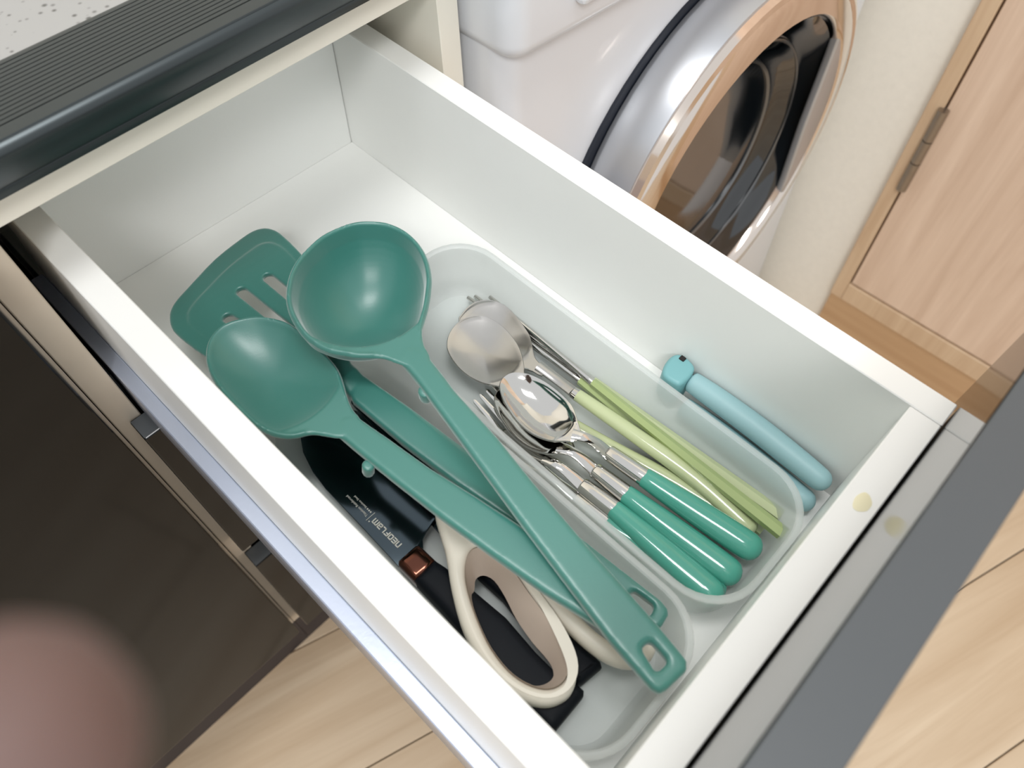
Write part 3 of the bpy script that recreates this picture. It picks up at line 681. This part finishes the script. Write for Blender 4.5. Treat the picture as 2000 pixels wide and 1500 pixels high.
# ---- pale blue hinged clip beside the tray
cp = thing('bag_clip', (-12, -350, 2), DRAW, 'pale blue hinged clip with two long round arms beside the frosted tray', 'clip')
a1 = smooth_loop([(-7.6, -313.5, 20.5), (-7.4, -328.8, 21), (-7.4, -355.9, 21), (-8.2, -380, 20.5), (-9.0, -397.5, 20)], 4, False)
k = len(a1)
obj('arm', sweep(a1, [12.2 + 2.0 * math.sin(math.pi * i / k) for i in range(k)], [12.2 + 1.2 * math.sin(math.pi * i / k) for i in range(k)], 24, cap=6), 'blue_plastic', cp)
a2 = smooth_loop([(-17.6, -318, 9.5), (-17, -345, 9.5), (-17.4, -375, 9.0), (-18.2, -398, 8.5)], 4, False); k = len(a2)
obj('arm', sweep(a2, [12.5 + 1.6 * math.sin(math.pi * i / k) for i in range(k)], 12.5, 24, cap=6), 'blue_plastic', cp)
hd = smooth_loop([(-20.0, -300.5), (-14.5, -296.5), (-7, -295.4), (-2.2, -297.4), (-1.0, -303), (-2.6, -309.0), (-7, -311.2), (-15, -311.6), (-19.4, -309.6)], 3)
hin = obj('hinge_block', plate(hd, [], 22, 2.4, lambda x, y: 17, res=3), 'blue_hinge', cp)
obj('hinge_tab', box(-5.4, -2.2, -303, -299.6, 26, 28.8, .4, 1), 'dark_gap', hin)
obj('pin', sweep([(-8, -308, 21), (-7.6, -316, 21)], 6.4, 6.4, 14), 'blue_plastic', cp)

# ---------------------------------------------------------------- the hand whose fingertip is held close in front of the lens
def hand():
    C = CAM_C
    def cp_(a, b, c): return C + right * a + down * b + fwd * c
    tip = (-26.6, 19.4, 40.0)
    chains = []
    ax = Vector((-0.80, 0.50, -0.33)).normalized(); sd = Vector((-0.38, -0.06, 0.92)).cross(ax).normalized(); dn = ax.cross(sd).normalized()
    T0 = Vector(tip)
    def pt(a, s, d): v = T0 + ax * a + sd * s + dn * d; return cp_(*v)
    chains.append([(pt(0, 0, 0), 7.4), (pt(9, 0, -.6), 7.9), (pt(24, 0, -1.5), 8.4), (pt(46, 0, -3), 9.0), (pt(78, 0, 0), 10.5), (pt(120, 4, 3), 13)])
    for i, (s, ln, cu) in enumerate(((19, -4, 14), (37, 4, 16), (53, 16, 15))):
        chains.append([(pt(38 + ln, s, cu + 10), 7.4), (pt(30 + ln, s, cu - 2), 8.0), (pt(52 + ln, s, -6), 8.6), (pt(84, s * .96, 0), 10.2), (pt(124, s * .85 + 3, 4), 13)])
    chains.append([(pt(70, -32, 34), 8.2), (pt(88, -30, 28), 9.2), (pt(112, -20, 20), 11), (pt(140, 6, 10), 14)])
    for s in (4, 22, 40): chains.append([(pt(92, s, 2), 11.5), (pt(125, s * .9 + 3, 5), 14), (pt(160, s * .6 + 8, 6), 15)])
    wr = pt(172, 24, 7)                                    # wrist; the forearm comes from the side where the photographer stands
    chains.append([(pt(145, 24, 6), 18), (wr, 20)])
    chains.append([(wr, 20), (wr + Vector((-22, -42, -6)), 21), (wr + Vector((-55, -130, -22)), 26), (wr + Vector((-100, -250, -48)), 33)])
    bm = bmesh.new(); bmesh.ops.create_icosphere(bm, subdivisions=2, radius=1.0); bm.verts.index_update()
    UV = [v.co.copy() for v in bm.verts]; UF = [tuple(v.index for v in f.verts) for f in bm.faces]; bm.free()
    V, F = [], []
    for ch_ in chains:
        for (p, r), (q, s) in zip(ch_, ch_[1:]):
            d = (q - p); stp = max(2, int(d.length / 3.0))
            for j in range(stp + 1):
                t = j / stp; k0 = len(V)
                V += [tuple(p + d * t + u * (r + (s - r) * t)) for u in UV]; F += [tuple(a + k0 for a in f) for f in UF]
    V, F = fuse((V, F), 1.6, 6)
    w = thing('person', tuple(pt(150, 20, 0)), ROOM, 'out of focus fingertip of a bare hand held up before the dark door', 'hand')
    obj('hand', (V, F), 'skin', w)
    npts = [pt(a, s, 7.0 + .02 * a) for a, s in ((-4, 0), (-2, 3.4), (3, 4.6), (9, 4.2), (10, 0), (9, -4.2), (3, -4.6), (-2, -3.4))]
    low = [p - (pt(0, 0, 1) - pt(0, 0, 0)) * 1.2 for p in npts]
    obj('nail', loft([[tuple(p) for p in npts], [tuple(p) for p in low]]), 'nail', w)
hand()
